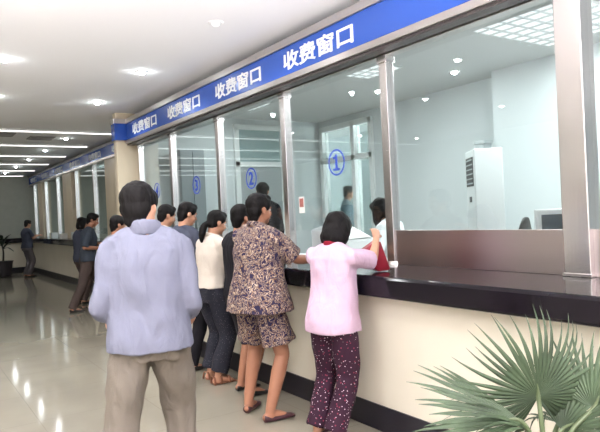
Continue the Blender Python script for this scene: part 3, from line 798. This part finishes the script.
# 1 man in the foreground, back to camera, walking in
person('man in loose pale blue shirt and khaki trousers walking, back to camera', (1.02, 2.93, 0), 24, 1.66, dict(
    vox=.007, hair='short', hyaw=10, hpitch=8, hx=-.035, neck=-.03, head=1.08, straight=.168, w=1.0, top='shirtblue', hem=.835, tloose=1.05, flare=.02, sleeve='long', swide=1.0, tfold=.015, collar=('shirtblue', .073), cth=.042,
    armL=((-.225, -.03, 1.03), (-.21, .18, .95)), armR=((.215, -.03, 1.03), (.20, .18, .95)), bottom='khaki', bloose=1.18, bfold=.018,
    footL=(-.20, -.14, -10), footR=(.13, .15, 8), shoe='shoeblack'))
# 2 woman in patterned suit
person('woman in navy and cream patterned blouse and matching knee length culottes', (2.14, 3.78, 0), 78, 1.63, dict(
    vox=.006, hair='short', neck=-.02, straight=.158, hyaw=6, hpitch=4, w=1.04, top='floral', tname='blouse', hem=.80, tloose=1.12, flare=.05, sleeve='short', swide=1.2, slen=.86, tfold=.014, collar=('floral', .064),
    armR=((.22, .17, 1.12), (.20, .40, 1.10)), hdR=(0, 1, -.03), hnR=(0, 0, -1), htR=1, armL=((-.19, .15, 1.12), (-.09, .36, 1.11)), hdL=(.3, 1, -.05), hnL=(0, 0, -1), htL=-1,
    bottom='floral', bname='culottes', blen=.535, bloose=1.10, bflare=.02, bfold=.016, skin='skinD', shoe='shoered', shoe_style='flat', footL=(-.17, .02, -28), footR=(.12, -.03, 16)))
# 3 woman in pink
person('short woman in pink blouse and dark dotted trousers leaning on the counter', (2.295, 3.11, 0), 72, 1.46, dict(
    vox=.006, hair='bob', hyaw=-4, neck=-.02, head=1.1, straight=.162, hpitch=22, lean=4, w=.98, top='pink', tname='blouse', hem=.80, tloose=1.02, flare=.035, sleeve='short', swide=1.15, slen=.95, tfold=.012, collar=('redtrim', .062),
    armR=((.19, .20, 1.12), (.16, .31, 1.26)), hdR=(-.35, .5, .5), hnR=(-.6, .3, -.5), htR=-1, armL=((-.2, .22, 1.14), (-.08, .42, 1.12)), hdL=(.5, .8, 0), hnL=(0, 0, -1), htL=-1,
    bottom='dotty', blen=.07, bloose=1.22, cuff=1.12, bfold=.012, shoe='shoered', shoe_style='flat', footL=(-.115, -.04, -8), footR=(.045, -.07, 8)))
# 4 woman with ponytail
person('woman with ponytail in white shirt, dark trousers and brown sandals at the counter', (2.28, 4.87, 0), 82, 1.52, dict(
    hair='pony', hyaw=4, hpitch=14, lean=3, w=1.0, top='whiteshirt', hem=.93, tloose=1.05, sleeve='short', swide=1.15, collar=('whiteshirt', .062),
    hdR=(0, 1, .05), hdL=(0, 1, .05), curl=14, armR=((.21, .10, 1.05), (.12, .30, 1.12)), armL=((-.21, .12, 1.05), (-.1, .30, 1.12)), hnR=(0, 0, -1), hnL=(0, 0, -1), htL=-1,
    bottom='navycloth', blen=.10, bloose=1.22, cuff=1.12, shoe='sandal', shoe_style='sandal', footL=(-.1, .03, -8), footR=(.1, -.02, 8)))
# 5 person in black behind the patterned woman
person('person in black short sleeved top half hidden behind the patterned woman', (2.30, 4.36, 0), 84, 1.55, dict(
    hair='short', hyaw=-6, hpitch=6, top='blackcloth', hem=.85, sleeve='short', slen=.95, hdR=(0, 1, .05), hdL=(0, 1, .05), curl=14, armR=((.22, -.05, 1.04), (.15, .19, 1.09)), armL=((-.19, .10, 1.08), (-.08, .30, 1.12)), hnL=(0, 0, -1), htL=-1, hnR=(0, 0, -1),
    bottom='blackcloth', bname='shorts', blen=.40, bflare=.0, skin='skinD', shoe='shoeblack', footL=(-.1, .05, 0), footR=(.1, .0, 10)))
# 6 man in slate shirt
person('man in dark slate shirt standing left of the ponytailed woman', (2.24, 5.44, 0), 70, 1.62, dict(
    hair='short', hyaw=18, hpitch=14, lean=4, w=1.1, top='slate', hem=.84, sleeve='short', slen=.9, hdR=(0, 1, .05), hdL=(0, 1, .05), curl=14, armR=((.24, .06, 1.10), (.15, .29, 1.13)), armL=((-.24, .1, 1.10), (-.12, .30, 1.13)), hnR=(0, 0, -1), hnL=(0, 0, -1), htL=-1,
    bottom='blackcloth', shoe='shoeblack'))
# 7 man in cream shirt
person('man in cream shirt whose head shows just right of the foreground man', (2.27, 6.08, 0), 80, 1.62, dict(
    hair='short', hyaw=8, hpitch=14, lean=4, top='cream', sleeve='short', slen=.9, hdR=(0, 1, .05), hdL=(0, 1, .05), curl=14, armR=((.22, .08, 1.10), (.12, .29, 1.13)), armL=((-.22, .1, 1.10), (-.1, .29, 1.13)), hnR=(0, 0, -1), hnL=(0, 0, -1), htL=-1, bottom='greytr', shoe='shoeblack'))
# 8 person in grey shirt
person('person in grey shirt partly hidden left of the foreground man', (2.08, 7.02, 0), 75, 1.53, dict(
    hair='short', hyaw=10, hpitch=10, top='greyshirt', sleeve='short', skin='skinD', hdR=(0, 1, .05), hdL=(0, 1, .05), curl=14, armR=((.22, .06, 1.06), (.12, .26, 1.12)), armL=((-.22, .08, 1.06), (-.1, .26, 1.12)), bottom='greytr', shoe='shoeblack'))
# 9 man with paper
person('man in dark teal shirt and brown trousers striding with a paper in hand', (2.59, 10.3, 0), 102, 1.63, dict(
    hair='short', hyaw=6, hpitch=16, lean=4, w=1.08, top='teal', hem=.86, sleeve='short', slen=.95, skin='skinD', armR=((.24, -.06, 1.05), (.17, .19, 1.03)), armL=((-.2, .08, 1.08), (-.02, .27, 1.10)), hnR=(-1, 0, .2), hnL=(1, 0, .2), htL=-1, hdR=(-.2, 1, 0), hdL=(.2, 1, 0),
    bottom='brown', bloose=1.1, shoe='shoeblack', footL=(-.08, .27, 0), footR=(.1, -.25, 4)))
# 10 companion
person('person in dark clothes standing left behind the man with a paper', (2.72, 11.3, 0), 80, 1.57, dict(
    hair='bob', hyaw=0, hpitch=10, top='slate', sleeve='short', armR=((.2, .05, 1.05), (.1, .28, 1.05)), armL=((-.2, .05, 1.05), (-.1, .28, 1.05)), bottom='brown', shoe='shoeblack', vox=.012))
# 11 far man
person('distant man in dark shirt at the far end of the hall', (3.0, 18.6, 0), 70, 1.63, dict(
    hair='short', hpitch=10, w=1.08, top='slate', hem=.86, sleeve='short', hdR=(0, 1, .05), hdL=(0, 1, .05), curl=14, armR=((.2, .08, 1.10), (.1, .29, 1.17)), armL=((-.2, .08, 1.10), (-.1, .29, 1.17)), bottom='greytr', shoe='shoeblack', vox=.012))
# clerks behind the glass
person('clerk in black seen through the glass above the patterned woman', (4.05, 6.95, .2), 40, 1.69, dict(
    hair='short', top='blackcloth', sleeve='long', bottom='blackcloth', shoe='shoeblack', vox=.012))
person('distant person in grey shirt seen through the glazed inner window', (6.95, 8.82, .2), 125, 1.72, dict(
    hair='short', hpitch=6, top='clerkgrey', sleeve='short', bottom='greytr', shoe='shoeblack', vox=.012))
person('seated clerk with long black hair in white coat behind the glass', (4.10, 4.42, .2), 338, 1.60, dict(
    hair='long', hyaw=18, hpitch=26, lean=12, sit=.63, top='coat', tname='coat', sleeve='long', hem=.82, swide=1.1, armR=((.24, .10, .86), (.10, .30, .85)), armL=((-.24, .10, .86), (-.10, .30, .85)), hnR=(0, 0, -1), hnL=(0, 0, -1), htL=-1, bottom='greytr', shoe='shoeblack', vox=.009))
# stool under the seated clerk
stl = empty('stool', (4.10, 4.42, .2)); tag(stl, 'stool under the seated clerk in white coat', 'stool')
MB().cyl((0, 0, .47), .17, .17, .04).build('seat', 'darkplastic', stl, bevel=.01)
for k in range(4):
    a = PI / 4 + k * PI / 2; MB().tube([(.1 * math.cos(a), .1 * math.sin(a), .47), (.18 * math.cos(a), .18 * math.sin(a), .012)], [.012, .012], n=8).build('leg', 'greyplastic', stl, smooth=True)
# paper in the striding man's hand
pp = MB().obox((0, 0, 0), (.75, .6, .25), (-.6, .78, .1), (-.1, -.2, .97), .075, .1, .002).build('paper_sheet', 'paper'); pp.location = (2.84, 10.10, 1.09); tag(pp, 'small white paper held by the man in teal shirt', 'paper')

# red bag of the woman in pink
bg = empty('red_bag', (2.60, 3.06, 1.037), R(-8)); tag(bg, 'dark red soft bag held open on the counter by woman in pink', 'bag')
b = MB()
b.rings([[(-.15, y * .8, .11), (-.10, y, .14), (.02, y * .9, .205), (.055, y, .20), (.12, y * 1.1, .012), (.10, y, .002), (.03, y, .002), (-.05, y, .05)] for y in (-.032, -.02, 0, .02, .032)])
b.build('bag_body', 'red', bg, bevel=.008, smooth=True)
MB().tube([(-.15, 0, .11), (-.22, .03, .17), (-.27, .05, .20)], [(.02, .006)] * 3, hint=(0, 0, 1)).build('bag_strap', 'red', bg, smooth=True)

# ------------------------------------------------------------------ fan palm
def fan_leaf(L, n=30, spread=112, droop=.35, seed=0, wmul=1.0):
    rnd = random.Random(seed); mb = MB()
    for i in range(n):
        a = R(-spread + 2 * spread * i / (n - 1)); da = R(spread * 2 / (n - 1))
        l = L * (.72 + .28 * math.cos(a * .55)) * rnd.uniform(.86, 1.06)
        dr = droop * rnd.uniform(.6, 1.5); tw = rnd.uniform(-.08, .08)
        K = 9; vs = []
        for k in range(K + 1):
            t = k / K; r = l * (.03 + .97 * t)
            hw = min(math.tan(da / 2) * r * 1.02, .0165 * wmul * (L / .42) * max(.03, (1 - t ** 1.7)))
            aa = a + tw * t * t
            d = V((math.sin(aa), math.cos(aa), 0)); q = V((math.cos(aa), -math.sin(aa), 0))
            z = -dr * l * (t ** 3) + .10 * L * t * (1 - t) * math.cos(a) - .05 * abs(math.sin(a)) * r
            c = d * r * (1 - .18 * dr * t ** 4) + V((0, 0, z))
            fold = hw * .55
            vs += [c - q * hw - V((0, 0, fold)), c, c + q * hw - V((0, 0, fold))]
        fs = []
        for k in range(K):
            for j in (0, 1): fs.append((k * 3 + j, k * 3 + j + 1, k * 3 + j + 4, k * 3 + j + 3))
        mb.add(vs, fs)
    return mb
fp = empty('fan_palm', (1.86, 1.30, 0)); tag(fp, 'large green fan palm in the right foreground before the counter', 'palm')
MB().lathe((0, 0, 0), [(.13, 0), (.135, .02), (.17, .27), (.19, .28), (.19, .32), (.172, .32), (.165, .27), (.01, .27)]).build('pot', 'pot', fp, smooth=False)
MB().lathe((0, 0, 0), [(.16, .26), (.164, .285), (.08, .30), (.005, .305)]).build('soil', 'soil', fp)
MB().tube([(0, 0, .28), (.01, 0, .38), (0, .01, .46)], [.045, .05, .035]).build('trunk', 'drystem', fp, smooth=True)
def leaf(base, hub, tip_dir, normal, L, n=30, spread=112, droop=.3, seed=0, wmul=1.0):
    hub = V(hub); y = V(tip_dir).normalized(); z = V(normal); z = (z - y * z.dot(y)).normalized(); x = y.cross(z)
    mb = fan_leaf(L, n, spread, droop, seed, wmul); Mx = Matrix((x, y, z)).transposed()
    mb.xform(lambda p: Mx @ p + hub)
    o = mb.build('leaf', 'leaf', fp)
    sol = o.modifiers.new('thick', 'SOLIDIFY'); sol.thickness = .0012
    bs = V(base); mid = (bs + hub) / 2 + V((0, 0, .05)); 
    MB().tube([bs, mid, hub, hub + y * .05], [.011, .009, .008, .004], n=8).build('petiole', 'stem', o, smooth=True)
vw = V((-fw.x, -fw.y, 0)).normalized(); rt = V((hr.x, hr.y, 0)); up = V((0, 0, 1))
leaf((0, 0, .44), (.015, .03, .755), up * .93 - rt * .16 + vw * .25, vw * .9 + up * .35, .335, 40, 148, .26, 1)
leaf((0, 0, .42), (-.07, .04, .68), -rt * .95 + up * .26 + vw * .1, up * .8 + vw * .5 + rt * .1, .40, 16, 42, .06, 2, 1.5)
leaf((0, 0, .44), (.17, -.08, .70), up * .85 + rt * .45, vw * .8 - rt * .5 + up * .2, .32, 24, 85, .25, 3)
leaf((0, 0, .42), (.0, -.08, .62), -rt * .5 + vw * .7 + up * .05, up * .9 + vw * .3, .30, 24, 80, .5, 4)
leaf((0, 0, .42), (-.14, .0, .60), -rt * .9 + vw * .3 - up * .15, up * .9, .33, 22, 70, .45, 5)
leaf((0, 0, .42), (.16, .05, .62), rt * .8 - vw * .5 + up * .1, up * .9, .30, 22, 80, .4, 6)
leaf((0, 0, .40), (.12, -.12, .55), rt * .5 + vw * .8 - up * .1, up * .9 + vw * .3, .28, 22, 80, .5, 7)

leaf((0, 0, .42), (-.03, .05, .64), -rt * .35 - vw * .5 + up * .35, up * .7 - vw * .3 + rt * .2, .30, 24, 90, .4, 8)
leaf((0, 0, .42), (.10, .0, .62), rt * .6 + vw * .25 + up * .45, vw * .7 + up * .6 - rt * .3, .30, 24, 95, .35, 9)
# far potted plant
pl = empty('potted_plant', (2.45, 19.35, 0)); tag(pl, 'dark potted plant at the far left end of the hall', 'plant')
MB().lathe((0, 0, 0), [(.15, 0), (.20, .02), (.26, .42), (.28, .46), (.25, .46), (.23, .40), (.01, .40)]).build('pot', 'potdark', pl)
MB().tube([(0, 0, .4), (.02, 0, .7), (0, .02, .95)], [.03, .025, .02]).build('stem', 'drystem', pl, smooth=True)
rnd = random.Random(3)
for i in range(16):
    a = rnd.uniform(0, 2 * PI); l = rnd.uniform(.35, .6); e = rnd.uniform(.1, 1.1); b = V((0, 0, rnd.uniform(.75, 1.0)))
    d = V((math.cos(a) * math.cos(e), math.sin(a) * math.cos(e), math.sin(e)))
    MB().tube([b, b + d * l * .5, b + d * l + V((0, 0, -.16))], [(.01, .004), (.05, .006), (.012, .003)], n=8, hint=V((-math.sin(a), math.cos(a), 0))).build('leaf', 'leafdark', pl, smooth=True)
